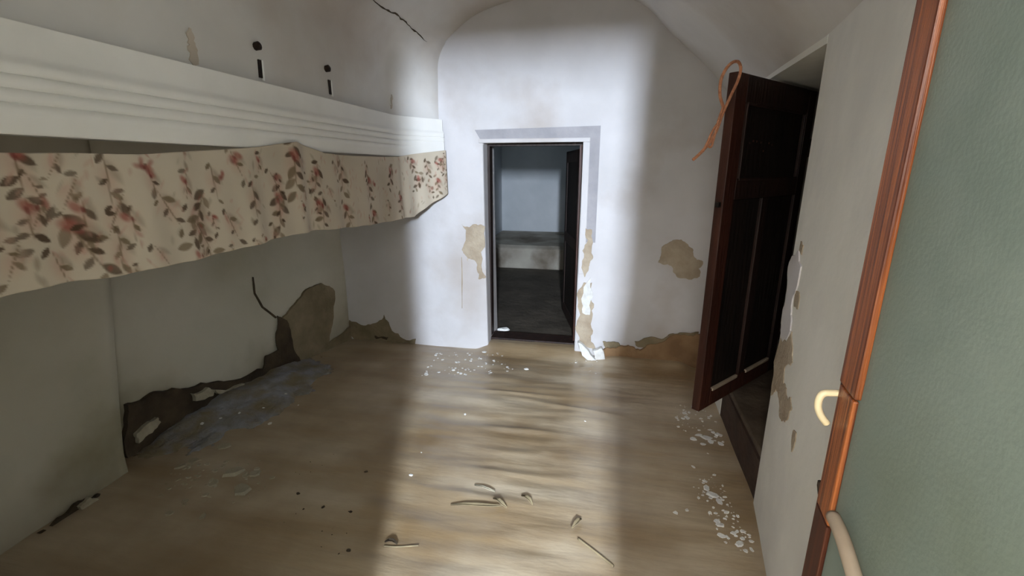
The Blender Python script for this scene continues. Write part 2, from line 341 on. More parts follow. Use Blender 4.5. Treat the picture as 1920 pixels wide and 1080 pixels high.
# lower hidden board that carries the cornice
# valance: printed cotton on a string
Lp = np.concatenate([[0], np.cumsum(np.linalg.norm(np.diff(path, axis=0), axis=1))])
S = np.arange(0, Lp[-1], .005)
pxs = np.interp(S, Lp, path[:, 0]); pys = np.interp(S, Lp, path[:, 1])
nxs = np.interp(S, Lp, nrm[:, 0]); nys = np.interp(S, Lp, nrm[:, 1])
def edge(pts):
    """outline read off the photo on the valance's own plane, as height along the room"""
    a = sorted((p.y, p.z) for p in (px(x, y, 0, -1.5) for x, y in pts))
    return [q[0] for q in a], [q[1] for q in a]
ty, tz = edge([(0, 287), (120, 287), (230, 290), (330, 284), (420, 279), (470, 275), (510, 269), (530, 266), (550, 272), (590, 287), (640, 292), (700, 294), (735, 294)])
by, bz = edge([(0, 545), (70, 533), (140, 524), (240, 505), (330, 487), (400, 470), (480, 450), (560, 432), (640, 426), (700, 418)])
top = np.interp(pys, ty + [3.5], tz + [1.635]); bot = np.interp(pys, by + [3.22, 3.5], bz + [1.15, 1.315])
bot += .006 * (vnoise(S * 9, S * 0, 41) - .5)
V = np.linspace(0, 1, 84)
SS, VV = np.meshgrid(S, V, indexing='ij')
fold = (.010 * np.sin(SS * 17 + 2 * np.sin(SS * 3.1)) + .006 * np.sin(SS * 41 + 1.3)) * (.35 + .65 * VV) + .010 * (vnoise(SS * 5, VV * 2, 44) - .5)
off = .052 + fold + .012 * VV
hook_bunch = np.exp(-((pys - np.interp(0, [0], [px(530, 268, 0, -1.5).y])) / .06) ** 2)
off = off + (hook_bunch[:, None] * .02) * (1 - VV)
P = np.stack([pxs[:, None] + nxs[:, None] * off, pys[:, None] + nys[:, None] * off, top[:, None] + (bot - top)[:, None] * VV], -1)
mc = bpy.data.materials.new('floral_cotton'); mc.use_nodes = True
b_ = mc.node_tree.nodes['Principled BSDF']; b_.inputs['Roughness'].default_value = .95; b_.inputs['Specular IOR Level'].default_value = .1
at = mc.node_tree.nodes.new('ShaderNodeVertexColor'); at.layer_name = 'print'; mc.node_tree.links.new(at.outputs['Color'], b_.inputs['Base Color'])
val = grid('floral_valance', P, mc)
tag(val, 'cream cotton valance printed with red roses and brown leaves under the cornice', 'valance')
# print: sprigs of leaves, buds and roses in cloth coordinates (s along, h height)
base = np.array(lin(190, 178, 160)[:3]); colr = np.tile(base, (SS.size, 1)).reshape(*SS.shape, 3)
HH = P[..., 2]
colr *= (.92 + .14 * vnoise(SS * 7, HH * 7, 51))[..., None]
def blob(cs, ch, ang, ln, wd, c, a, soft=.35, leaf=True):
    i0, i1 = np.searchsorted(S, [cs - ln * 1.3, cs + ln * 1.3])
    if i1 <= i0: return
    ds = SS[i0:i1] - cs; dh = HH[i0:i1] - ch
    u = (ds * math.cos(ang) + dh * math.sin(ang)) / ln; v = (-ds * math.sin(ang) + dh * math.cos(ang)) / wd
    if leaf: r = np.abs(v) + u * u
    else: r = np.sqrt(u * u + v * v)
    k = (np.clip((1 - r) / soft, 0, 1) * a)[..., None]
    colr[i0:i1] = colr[i0:i1] * (1 - k) + np.array(c) * k
LEAF, LEAF2, RED, PINK, BUD, GREY = lin(78, 62, 46)[:3], lin(112, 96, 74)[:3], lin(148, 82, 72)[:3], lin(178, 140, 124)[:3], lin(112, 54, 48)[:3], lin(140, 130, 112)[:3]
R = random.Random(11)
def sprig(cs, ch, k=1., n=7, red=.4, a0=None):
    a = R.uniform(-2.2, -1.0) if a0 is None else a0
    # washed-out printed ground behind the bouquet
    blob(cs, ch, a, .07 * k, .045 * k, PINK, .45, .8, False)
    blob(cs + .02 * k, ch + .02 * k, a + .5, .05 * k, .02 * k, GREY, .5, .8)
    for i in range(n):
        t_ = (i / max(n - 1, 1) - .5) * .15 * k; sd = 1 if i % 2 else -1
        x = cs + math.cos(a) * t_; z = ch + math.sin(a) * t_
        la = a + sd * R.uniform(.5, 1.2)
        l = R.uniform(.015, .027) * k
        blob(x + math.cos(la) * l, z + math.sin(la) * l, la, l, l * .5, LEAF if R.random() < .65 else LEAF2, R.uniform(.7, .95), .3)
    blob(cs, ch, a, .085 * k, .004 * k, LEAF2, .7, .6)
    if R.random() < red: blob(cs + R.uniform(-.02, .02), ch + .03 * k, a + .8, .03 * k, .018 * k, RED, .75, .6, False); blob(cs, ch + .02 * k, a + .4, .014 * k, .008 * k, BUD, .8, .5, False)
def at_px(x, y):
    p = px(x, y, 0, -1.45); return float(np.interp(p.y, path[:, 1], Lp)), p.z
for (x, y, k, n, red) in ((50, 410, .8, 5, .2), (70, 400, .6, 3, 1), (150, 450, 1.1, 9, 1), (155, 405, .7, 4, .3), (215, 400, .8, 5, 0), (222, 470, .8, 5, .0), (245, 420, .6, 3, .5), (290, 478, .5, 2, 0), (25, 310, .8, 4, .6), (100, 305, .5, 3, 0), (200, 335, .8, 5, .3), (310, 390, .8, 5, .4), (368, 405, 1.1, 9, .6), (375, 440, .8, 6, .2), (345, 350, .6, 3, .2), (430, 420, .7, 4, .3), (400, 340, .7, 4, .4), (440, 305, .7, 3, 1), (470, 375, .8, 5, .3), (520, 390, 1.1, 8, .6), (515, 345, .8, 5, .4), (545, 310, 1.2, 9, 1), (600, 395, 1., 7, .5), (590, 335, .9, 6, .5), (640, 330, .9, 6, .8), (650, 400, .9, 6, .4), (690, 350, 1., 7, .6), (700, 410, .9, 6, .3), (730, 330, .9, 6, .6), (745, 380, .9, 6, .5), (20, 490, .6, 3, 0), (110, 500, .6, 3, .3), (60, 350, .5, 3, .3), (130, 360, .6, 3, .2), (280, 340, .6, 3, .7)):
    s_, h_ = at_px(x, y); sprig(s_, h_, k * 1.3, n, red)
for s_, h_ in ((3.28, 1.52), (3.34, 1.40), (3.42, 1.5), (3.5, 1.38), (3.55, 1.53), (.2, 1.4), (.45, 1.3), (.6, 1.5), (.35, 1.5)): sprig(s_, h_, 1.0, 7, .8)
for (x, y) in ((255, 308), (275, 312), (436, 300), (415, 330), (700, 345), (780, 350)):
    s_, h_ = at_px(x, y)
    for q in range(4): blob(s_ + R.uniform(-.012, .012), h_ + R.uniform(-.012, .012), R.uniform(0, 3), .018, .012, RED if q < 3 else BUD, .6, .7, False)
for q in range(420):
    s_ = R.uniform(0, S[-1]); h_ = R.uniform(1.15, 1.58)
    blob(s_, h_, R.uniform(-2.5, -.8), R.uniform(.012, .03), R.uniform(.005, .012), R.choice((LEAF2, GREY, PINK, PINK, PINK, RED)), R.uniform(.25, .6), .8)
for q in range(34):
    s_ = R.uniform(0, S[-1]) ** .8 * S[-1] ** .2; h_ = R.uniform(1.15, 1.58); sprig(s_, h_, R.uniform(.5, .8), R.randint(2, 5), .3)
ca = val.data.color_attributes.new('print', 'FLOAT_COLOR', 'POINT')
ca.data.foreach_set('color', np.concatenate([np.clip(colr, 0, 1).reshape(-1, 3), np.ones((SS.size, 1))], 1).astype(np.float32).ravel())
so = val.modifiers.new('thickness', 'SOLIDIFY'); so.thickness = .003

# ------------------------------------------------------------------ peeled plaster and cracks
def wall_x(y, z):
    y, z = np.array([y]), np.array([z])
    return float((XB(y) + .02 * (vnoise(y * 2.2 + 3, z * 2.2, 3) - .5) + .008 * (vnoise(y * 6, z * 6, 4) - .5))[0])
def patch(name, pts, axis, v, m, parent, side, th=.004, depth=3, amp=.2, seed=1, conform=0):
    """ragged patch on the wall plane axis = v, from its outline; side = direction out of the wall"""
    rnd = random.Random(seed)
    P3 = [px(x, y, axis, v(x, y) if callable(v) else v) for x, y in pts]
    a = 1 if axis == 0 else 0
    poly = rough([Vector((p[a], p.z)) for p in P3], depth, amp, rnd)
    vv = (lambda q: (v if not callable(v) else P3[0][axis]))
    q3 = []
    for q in poly:
        p = [0, 0, q.y]; p[a] = q.x; p[axis] = wall_x(q.x, q.y) + conform if conform else vv(q); q3.append(Vector(p))
    o_ = [0, 0, 0]; o_[axis] = side * th
    base_ = [p - Vector(o_) * .5 for p in q3]
    o = MB().prism(base_, Vector(o_) * 1.5).build(name, m, parent)
    bm = bmesh.new(); bm.from_mesh(o.data); bmesh.ops.triangulate(bm, faces=[f for f in bm.faces if len(f.verts) > 4]); bm.to_mesh(o.data); bm.free()
    return o
W = wall_end
patch('peeled_patch', [(866, 420), (880, 426), (893, 420), (910, 425), (912, 520), (897, 523), (890, 488), (874, 480), (866, 468)], 1, YE, M['tan'], W, -1, seed=1)
patch('peeled_patch', [(1262, 450), (1290, 458), (1300, 478), (1318, 490), (1312, 518), (1270, 520), (1258, 498), (1234, 492), (1240, 466)], 1, YE, M['tan'], W, -1, seed=2)
patch('peeled_patch', [(1098, 428), (1110, 430), (1112, 480), (1104, 500), (1096, 520), (1092, 470)], 1, 3.484, M['tan'], tr, -1, th=.004, seed=3)
patch('peeled_patch', [(1094, 530), (1110, 530), (1114, 570), (1112, 620), (1116, 660), (1100, 650), (1086, 640), (1088, 590)], 1, YE - .002, M['tan'], W, -1, seed=4)
patch('peeled_patch', [(1130, 655), (1170, 648), (1200, 655), (1240, 640), (1290, 628), (1320, 625), (1320, 720), (1130, 715)], 1, YE, M['dirt'], W, -1, th=.03, seed=5)
patch('peeled_patch', [(1190, 640), (1240, 636), (1270, 626), (1310, 622), (1310, 634), (1262, 642), (1225, 650), (1195, 650)], 1, YE - .01, M['olive'], W, -1, th=.008, seed=6)
patch('peeled_patch', [(1130, 640), (1160, 642), (1168, 655), (1135, 660)], 1, YE - .01, M['olive'], W, -1, th=.008, seed=61)
patch('peeled_patch', [(655, 600), (690, 608), (720, 590), (735, 620), (780, 635), (780, 670), (655, 670)], 1, YE, M['olive'], W, -1, th=.004, seed=7)
patch('crack', [(865, 482), (866, 482), (867.5, 530), (867, 578), (866, 578), (865.5, 540)], 1, YE, M['tan'], W, -1, th=.003, depth=1, amp=.012, seed=8)
patch('crack', [(703, 629), (728, 632), (726, 637), (705, 635)], 1, YE - .003, M['hole'], W, -1, th=.006, seed=9)
patch('crack', [(877, 480), (879, 484), (877, 490), (875, 486)], 1, YE, M['stain'], W, -1, th=.003, depth=1, seed=10)
if 0: patch('rust_streak', [(1152, 430), (1166, 420), (1170, 520), (1164, 640), (1150, 640), (1154, 520)], 1, YE, M['stain'], W, -1, th=.0015, depth=2, amp=.05, seed=10)
# broken plaster lip at the right foot of the doorway
for k, pts in enumerate(([(1084, 640), (1094, 646), (1112, 668), (1128, 684), (1112, 686), (1092, 664)], [(1112, 655), (1128, 650), (1136, 684), (1120, 684)], [(1090, 560), (1108, 520), (1112, 556), (1106, 590), (1092, 586)])):
    patch('plaster_lip', pts, 1, YE - (.05, .04, .006)[k], M['flake'], W, -1, th=(.03, .03, .008)[k], depth=2, amp=.12, seed=20 + k)
# left alcove wall
WL = -2.345
patch('peeled_patch', [(540, 578), (560, 545), (585, 530), (604, 545), (604, 600), (600, 640), (612, 665), (590, 690), (552, 690), (535, 640), (528, 596)], 0, WL, M['olive'], wall_left, 1, th=.012, amp=.1, seed=11, conform=.008)
patch('dark_gap', [(519, 592), (533, 600), (545, 650), (562, 690), (520, 705), (498, 692), (502, 668), (522, 656)], 0, WL, M['hole'], wall_left, 1, th=.006, amp=.1, seed=12, conform=.018)
patch('crack', [(482, 520), (484.5, 552), (497, 577), (519, 597), (521, 595), (499, 575), (486.5, 550), (483.5, 520)], 0, WL, M['hole'], wall_left, 1, th=.004, depth=2, amp=.015, seed=13, conform=.004)
patch('dark_gap', [(247, 760), (300, 735), (360, 728), (440, 712), (510, 690), (545, 690), (540, 712), (430, 770), (330, 820), (250, 865)], 0, -2.41, M['hole'], wall_left, 1, th=.02, amp=.12, seed=14, conform=.012)
for k, pts in enumerate(([(262, 815), (282, 795), (300, 783), (305, 792), (290, 812), (266, 832)], [(362, 738), (388, 726), (400, 730), (396, 742), (366, 752)], [(400, 730), (450, 718), (452, 724), (410, 738)])):
    patch('plaster_lip', pts, 0, -2.39, M['flake_dull'], wall_left, 1, th=.025, depth=2, amp=.15, seed=30 + k, conform=.03)
patch('peeled_patch', [(618, 640), (655, 600), (660, 660), (600, 690)], 0, -2.27, M['olive'], wall_left, 1, th=.01, amp=.1, seed=16, conform=.006)
# crumbled foot of the near pier
for k, (pts, mm) in enumerate((([(70, 1000), (130, 955), (160, 935), (185, 925), (190, 945), (130, 990)], 'hole'), ([(145, 950), (165, 932), (182, 934), (176, 946), (152, 956)], 'flake_dull'))):
    patch('dark_gap' if k == 0 else 'plaster_lip', pts, 0, -2.30 + .012 + .02 * k, M[mm], pier, 1, th=.012, seed=40 + k)
# right wall flaking around the near corner of the side opening
def XW(Yv): return float(XR(Yv))
def on_right(x, y):
    d = FW * FPX + RT * (x - 960) - UP * (y - 540)      # near wall plane through (.56,.9) and (.74,1.976)
    n_ = Vector((1.076, -.18, 0)).normalized(); p0 = Vector((.56, .9, 0))
    return CAM + d * ((p0 - CAM).dot(n_) / d.dot(n_)), -n_
def rpatch(name, pts, m, th=.003, seed=1, depth=3, amp=.18, lift=0):
    rnd = random.Random(seed); n_ = on_right(1500, 500)[1]; tdir = Vector((.18, 1.076, 0)).normalized()
    p3 = [on_right(x, y)[0] for x, y in pts]; o3 = p3[0]
    poly = rough([Vector(((p - o3).dot(tdir), p.z)) for p in p3], depth, amp, rnd)
    q3 = [Vector((o3.x, o3.y, 0)) + tdir * q.x + Vector((0, 0, q.y)) + n_ * (lift - th * .5) for q in poly]
    o = MB().prism(q3, n_ * th * 1.5).build(name, m, nearw)
    bm = bmesh.new(); bm.from_mesh(o.data); bmesh.ops.triangulate(bm, faces=[f for f in bm.faces if len(f.verts) > 4]); bm.to_mesh(o.data); bm.free()
rpatch('peeled_patch', [(1466, 628), (1474, 640), (1486, 622), (1487, 680), (1472, 690), (1470, 720), (1478, 752), (1484, 745), (1486, 765), (1472, 792), (1462, 780), (1456, 730), (1446, 740), (1452, 680), (1460, 650)], M['tan'], seed=3)
rpatch('crack', [(1488, 808), (1494, 812), (1490, 838), (1485, 848)], M['tan'], seed=4, depth=2)
rpatch('peeled_patch', [(1503, 452), (1508, 460), (1504, 478), (1500, 470)], M['tan'], seed=6, depth=2)
rpatch('peeled_patch', [(1494, 545), (1500, 550), (1497, 580), (1490, 575)], M['tan'], seed=7, depth=2)
rpatch('plaster_lip', [(1480, 500), (1500, 470), (1504, 500), (1488, 560), (1484, 620), (1466, 632), (1470, 580)], M['white'], th=.004, seed=8, lift=.001)
# crack in the vault
def vault_strip(name, pts, wid, m, jit=.5, seed=0):
    rnd = random.Random(seed); L_, R_ = [], []
    hits = []
    for (x, y), (x2, y2) in zip(pts[:-1], pts[1:]):
        for k in range(5):
            f_ = k / 5; hits.append((x + (x2 - x) * f_ + rnd.uniform(-1.2, 1.2), y + (y2 - y) * f_ + rnd.uniform(-1.2, 1.2)))
    hits.append(pts[-1]); V3 = []
    for h in hits:
        p, n_ = on_vault(*h)
        if p: V3.append((p, n_))
    vs, fs = [], []
    for i, (p, n_) in enumerate(V3):
        t_ = (V3[min(i + 1, len(V3) - 1)][0] - V3[max(i - 1, 0)][0]).normalized(); s_ = n_.cross(t_).normalized()
        wv = wid * (.3 + rnd.random() * .7) * min(1, 4 * min(i + 1, len(V3) - i) / len(V3))
        vs += [p + n_ * .003 + s_ * wv, p + n_ * .003 - s_ * wv]
        if i: fs.append((2 * i - 2, 2 * i - 1, 2 * i + 1, 2 * i))
    o = link(name, vs, fs, m, ceiling); sm = o.modifiers.new('thickness', 'SOLIDIFY'); sm.thickness = .004; sm.offset = 0
    return o
bpy.context.view_layer.update()
vault_strip('crack', [(690, -12), (712, 12), (740, 25), (760, 40), (780, 60), (800, 78)], .006, M['hole'], seed=5)
vault_strip('stain', [(354, 52), (358, 80), (362, 105), (364, 128)], .022, M['stain'], seed=6)
vault_strip('stain', [(734, 178), (735, 195), (733, 204)], .010, M['stain'], seed=7)

# ------------------------------------------------------------------ iron fixings in the wall above the cornice
for k, ((x1, y1), (x2, y2), (x3, y3), lab) in enumerate((((479, 87), (485, 112), (488, 146), 'dark iron peg and slotted plate above the cornice, nearer of the two'), ((611, 129), (616, 150), (619, 177), 'dark iron peg and slotted plate above the cornice, farther of the two'))):
    p, n_ = on_vault(x1, y1); a, _ = on_vault(x2, y2); c, _ = on_vault(x3, y3)
    h = empty('wall_peg', p)
    n_ = Vector((1, 0, 0))
    MB().tube([Vector((-.03, 0, 0)), Vector((.0, 0, 0)), Vector((.018, .0, .002)), Vector((.024, 0, .003))], [.014, .017, .018, .010], 10).build('peg_head', M['iron'], h, True)
    q0, q1 = a - p, c - p
    MB().prism([q0 + Vector((.0, -.009, 0)), q0 + Vector((0, .009, 0)), Vector((q0.x, q1.y + .009, q1.z)), Vector((q0.x, q1.y - .009, q1.z))], (.006, 0, 0)).build('slot_plate', M['iron'], h)
    MB().prism([q0 + Vector((.0, .010, 0)), q0 + Vector((0, .016, 0)), Vector((q0.x, q1.y + .017, q1.z - .01)), Vector((q0.x, q1.y + .010, q1.z - .01))], (.009, 0, 0)).build('plate_highlight', M['paper'], h)  # white strip standing in for the highlight beside the slot
    tag(h, lab, 'wall hook', 'iron fixings above the cornice')

# ------------------------------------------------------------------ dark panelled leaf in the side opening
FE, HG = Vector((.522, 2.335, 0)), Vector((1.10, 3.01, 0))
dv = (HG - FE); LW = dv.length; ang = math.atan2(dv.y, dv.x)
ZB, ZT = .245, 1.912
d1 = empty('door_1', (FE.x, FE.y, ZB), ang)        # local x from free edge to hinge, -y towards the alcove, +z up
HL = ZT - ZB
def part(name, a, b, m, par=d1, bev=.004): return MB().box(a, b).build(name, m, par, bevel=bev)
part('stile', (0, -.022, 0), (.10, .022, HL), M['wood_red'])
part('stile', (LW - .09, -.022, 0), (LW, .022, HL), M['wood'])
part('rail', (.10, -.022, 0), (LW - .09, .022, .10), M['wood_red'])
part('rail', (.10, -.022, HL - .12), (LW - .09, .022, HL), M['wood'])
part('rail', (.10, -.022, HL - .56), (LW - .09, .022, HL - .46), M['wood'])
part('mullion', (.40, -.022, .10), (.47, .022, HL - .56), M['wood'])
pn = part('upper_panel', (.10, -.008, HL - .46), (LW - .09, .008, HL - .12), M['panel'])
for z in (HL - .47, HL - .13): part('moulding', (.12, -.026, z), (LW - .11, -.010, z + .012), M['wood'], pn, .002)
for x in (.115, LW - .12): part('moulding', (x, -.026, HL - .46), (x + .012, -.010, HL - .125), M['wood'], pn, .002)
for x0, x1 in ((.10, .40), (.47, LW - .09)):
    q = part('lower_panel', (x0, -.008, .10), (x1, .008, HL - .56), M['panel'])
    part('worn_moulding', (x0 + .012, -.028, .088), (x1 - .02, -.012, .106), M['pipe'], q, .003)
part('latch_stub', (-.022, -.012, HL * .645), (.004, .008, HL * .645 + .026), M['iron'])
for z in (.25, HL - .3): MB().tube([(LW + .006, -.02, z - .05), (LW + .006, -.02, z + .05)], .011, 10).build('hinge', M['iron'], d1, True)
for k in range(7):
    x = .20 + k * .042 + R.uniform(-.008, .008); z = HL - .29 + R.choice((0, 0, 0, -.05)) + R.uniform(-.01, .01)
    part('worn_mark', (x, -.0105, z), (x + R.uniform(.006, .016), -.0075, z + .008), M['wood_red'], pn, 0)
tag(d1, 'dark brown panelled wooden leaf standing open at the side opening', 'door', kind='structure')

# cord slung over the top corner of the dark leaf
Rz = Matrix.Translation((FE.x, FE.y, 0)) @ Matrix.Rotation(ang, 4, 'Z')
def L3(x, y, z): return Rz @ Vector((x, y, z))
c_ = empty('cord_loop', L3(.02, 0, ZT))
inv = Matrix.Translation(c_.location).inverted()
def smooth_pts(p, n=8):
    p = np.array([list(q) for q in p]); t_ = np.linspace(0, len(p) - 1, n * len(p)); return [Vector((float(cr(p[:, 0], t_)[i]), float(cr(p[:, 1], t_)[i]), float(cr(p[:, 2], t_)[i]))) for i in range(len(t_))]
def on_leaf(x, y, out=.0):
    d = FW * FPX + RT * (x - 960) - UP * (y - 540); n_ = Vector((dv.y, -dv.x, 0)).normalized()   # face towards the camera side
    n_ = n_ if n_.dot(CAM - FE) > 0 else -n_
    p0 = FE + n_ * (.022 + out); return CAM + d * ((p0 - CAM).dot(n_) / d.dot(n_))
main = [(1356, 200, .004), (1350, 178, .012), (1352, 150, .012), (1362, 128, .02), (1374, 117, .015), (1384, 116, .008), (1389, 128, .006), (1384, 150, .006), (1372, 176, .006), (1360, 202, .008), (1352, 222, .010), (1343, 246, .012), (1330, 268, .014), (1318, 282, .014), (1308, 292, .014), (1300, 299, .014)]
MB().tube([inv @ p for p in smooth_pts([on_leaf(*q) for q in main])], [.0065] * 128, 7).build('cord', M['cord'], c_, True)
for pts in ([(1356, 200, .010), (1347, 226, .016), (1341, 250, .016), (1336, 268, .018)], [(1334, 258, .012), (1336, 268, .018), (1332, 276, .016), (1326, 272, .014)], [(1345, 232, .012), (1336, 246, .02), (1326, 268, .018), (1318, 284, .018)]):
    MB().tube([inv @ p for p in smooth_pts([on_leaf(*q) for q in pts])], .005, 6).build('cord_tail', M['cord'], c_, True)
tag(c_, 'orange cord looped over the top corner of the dark wooden leaf', 'cord')

# ------------------------------------------------------------------ green door leaf standing open beside the camera
GE, GH = Vector((.512, .955, 0)), Vector((.385, .06, 0))
gd = GH - GE; GW = gd.length; ga = math.atan2(gd.y, gd.x)
d3 = empty('door_3', (GE.x, GE.y, .02), ga)          # local x from free edge to hinge; local -y is the face seen
def gp(name, a, b, m, par=d3, bev=.003): return MB().box(a, b).build(name, m, par, bevel=bev)
gp('leaf_board', (.012, -.018, 0), (GW, .018, 2.0), M['green'])
gp('edge_strip', (-.012, -.024, 0), (.012, .012, 2.0), M['orange_dark'])
gp('edge_strip', (.0, -.030, 1.062), (.085, -.018, 2.0), M['orange'])
gp('edge_strip', (.0, -.028, .775), (.078, -.018, 1.056), M['orange'])
gp('edge_strip', (.0, -.028, 0), (.078, -.018, .772), M['orange_dark'])
tag(d3, 'grey-green painted door with varnished orange edge, open beside the right wall', 'door', kind='structure')
ginv = (Matrix.Translation((GE.x, GE.y, .02)) @ Matrix.Rotation(ga, 4, 'Z')).inverted()
def on_green(x, y, out=0):
    n_ = Vector((gd.y, -gd.x, 0)).normalized(); n_ = n_ if n_.x < 0 else -n_
    d = FW * FPX + RT * (x - 960) - UP * (y - 540); p0 = GE + n_ * (.03 + out)
    return CAM + d * ((p0 - CAM).dot(n_) / d.dot(n_))
hk = empty('d3_tmp'); bpy.data.objects.remove(hk)
def yplane(pts, Yv): return [ginv @ px(x, y, 1, Yv) for x, y in pts]
hp = smooth_pts(yplane([(1600, 738), (1585, 738), (1560, 737), (1544, 738), (1536, 748), (1534, 764), (1540, 780), (1550, 794)], .965), 6)
MB().tube(hp, [.0072] * len(hp), 10).build('handle', M['cream'], d3, True)
MB().tube(yplane([(1592, 728), (1590, 752)], .962), .0085, 10).build('handle_base', M['cream'], d3, True)
lk = smooth_pts(yplane([(1537, 902), (1539, 925), (1543, 950), (1548, 962)], .965), 4)
MB().tube(lk, [.004, .005] + [.006] * (len(lk) - 4) + [.005, .004], 8).build('latch_tongue', M['iron'], d3, True)
st = smooth_pts([ginv @ on_green(1562, 968, .006), ginv @ on_green(1580, 1010, .008), ginv @ on_green(1608, 1100, .008), ginv @ on_green(1640, 1190, .006)], 4)
MB().tube(st, .0125, 12).build('pull_bar', M['pipe'], d3, True)

# ------------------------------------------------------------------ debris on the floor
def hgt(x, y):
    i = min(max(int((y + 2.4) / 6.02 * (ny - 1)), 0), ny - 2); j = min(max(int((x + 2.6) / 4.5 * (nx - 1)), 0), nx - 2)
    return float(max(Z[i, j], Z[i+1, j], Z[i, j+1], Z[i+1, j+1]))
def flake_mesh(seed):
    r = random.Random(seed); n = r.randint(5, 8)
    pts = [Vector((math.cos(2 * math.pi * i / n) * r.uniform(.6, 1), math.sin(2 * math.pi * i / n) * r.uniform(.45, .8), 0)) for i in range(n)]
    vs = [p for p in pts] + [p * r.uniform(.72, .95) + Vector((0, 0, .30 + r.uniform(-.07, .09))) for p in pts]
    me = bpy.data.meshes.new('plaster_flake'); me.from_pydata([tuple(v) for v in vs], [], [tuple(range(n - 1, -1, -1)), tuple(range(n, 2 * n))] + [(i, (i + 1) % n, n + (i + 1) % n, n + i) for i in range(n)])
    return me
FM = {k: [flake_mesh(100 * s + i) for i in range(8)] for s, k in enumerate(('flake', 'flake_dull', 'paper', 'hole'))}
for k, l in FM.items():
    for me in l: me.materials.append(M[k])
def flake(p, size, label, group, m='flake', flat=1.):
    o = bpy.data.objects.new('plaster_flake', R.choice(FM[m])); COL.objects.link(o)
    o.location = (p.x, p.y, hgt(p.x, p.y) - .001); s = size / 2
    o.scale = (s * R.uniform(.8, 1.2), s * R.uniform(.7, 1.1), s * R.uniform(.4, .9) * flat)
    o.rotation_euler = (R.uniform(-.12, .12), R.uniform(-.12, .12), R.uniform(0, 6.3))
    tag(o, label, 'plaster flake', group); return o
def scatter(quad, n, smin, smax, label, name, m='flake', ok=lambda p: True):
    """crumbs too small and many to count: one mesh"""
    k = 0; vs, fs = [], []
    while k < n:
        u, v = R.random(), R.random()
        x = (quad[0][0] * (1 - u) + quad[1][0] * u) * (1 - v) + (quad[3][0] * (1 - u) + quad[2][0] * u) * v
        y = (quad[0][1] * (1 - u) + quad[1][1] * u) * (1 - v) + (quad[3][1] * (1 - u) + quad[2][1] * u) * v
        p = px(x, y, 2, 0)
        if not ok(p): continue
        sz = (smin + (smax - smin) * R.random() ** 2.5) / 2; me = R.choice(FM[m]); a = R.uniform(0, 6.3); b0 = len(vs)
        sx, sy, szz = sz * R.uniform(.7, 1.2), sz * R.uniform(.7, 1.1), sz * R.uniform(.4, .9)
        for q in me.vertices:
            c = q.co; vs.append((p.x + (c.x * math.cos(a) - c.y * math.sin(a)) * sx, p.y + (c.x * math.sin(a) + c.y * math.cos(a)) * sy, hgt(p.x, p.y) - .001 + c.z * szz))
        fs += [tuple(b0 + w_ for w_ in f_.vertices) for f_ in me.polygons]; k += 1
    tag(link(name, vs, fs, M[m]), label, 'crumbs', kind='stuff')
ORD = ['nearest', 'second nearest', 'third nearest', 'fourth nearest', 'fifth nearest', 'sixth nearest', 'seventh nearest', 'eighth nearest', 'ninth nearest', 'tenth nearest', 'eleventh nearest', 'twelfth nearest', 'thirteenth nearest', 'fourteenth nearest', 'farthest']
def cluster(spots, what, group, m='flake', lift=None):
    spots = sorted(spots, key=lambda q: -q[1])
    for i, (x, y, s_) in enumerate(spots):
        size = 'large' if s_ >= .055 else 'small' if s_ <= .03 else 'middling'
        rank = 'farthest' if i == len(spots) - 1 else ORD[i]
        o = flake(px(x, y, 2, 0 if lift is None else .03), s_, f'{size} {what}, {rank} in its cluster', group, m)
        if lift is not None: o.location.z = lift
inroom = lambda p: p.x < float(XR(p.y)) - .03 and p.y < 3.42
scatter([(1255, 760), (1340, 755), (1358, 835), (1280, 810)], 110, .006, .035, 'scatter of white plaster crumbs below the dark wooden leaf', 'plaster_crumbs', ok=inroom)
cluster(((1300, 822, .06), (1324, 820, .075), (1332, 828, .06), (1345, 815, .05), (1318, 832, .04), (1310, 815, .05), (1290, 785, .04), (1352, 832, .05), (1283, 775, .05), (1272, 800, .03)), 'white plaster flake below the dark wooden leaf', 'flakes below the dark leaf')
scatter([(1290, 895), (1345, 890), (1430, 1045), (1365, 1030)], 150, .005, .03, 'scatter of white plaster crumbs along the foot of the right wall', 'plaster_crumbs', ok=inroom)
cluster(((1325, 915, .055), (1336, 928, .07), (1349, 940, .06), (1350, 985, .05), (1345, 978, .04), (1267, 961, .035), (1288, 956, .025), (1310, 933, .03), (1352, 1005, .05), (1386, 1020, .05), (1392, 1010, .035), (1409, 1030, .03), (1375, 1000, .03), (1300, 876, .03), (1327, 850, .02)), 'white plaster flake at the foot of the right wall', 'flakes at the foot of the right wall')
scatter([(820, 660), (940, 660), (970, 700), (790, 705)], 170, .005, .04, 'scatter of white plaster crumbs before the small doorway', 'plaster_crumbs', ok=inroom)
scatter([(1090, 655), (1130, 690), (1120, 705), (1065, 680)], 14, .008, .03, 'few plaster crumbs at the right foot of the small doorway', 'plaster_crumbs', ok=inroom)
cluster(((830, 675, .03), (850, 694, .05), (908, 662, .05), (987, 692, .04), (872, 777, .025), (1097, 791, .02), (790, 848, .02)), 'white plaster flake before the small doorway', 'flakes before the small doorway', 'paper')
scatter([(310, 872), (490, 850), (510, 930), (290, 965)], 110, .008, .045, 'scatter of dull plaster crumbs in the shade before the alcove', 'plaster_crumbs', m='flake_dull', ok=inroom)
cluster(((420, 838, .10), (362, 865, .08), (340, 876, .07), (440, 885, .12), (455, 915, .13), (400, 905, .08), (510, 895, .05), (318, 962, .06), (380, 968, .06), (478, 888, .09)), 'dull plaster lump before the left alcove', 'lumps before the left alcove', 'flake_dull')
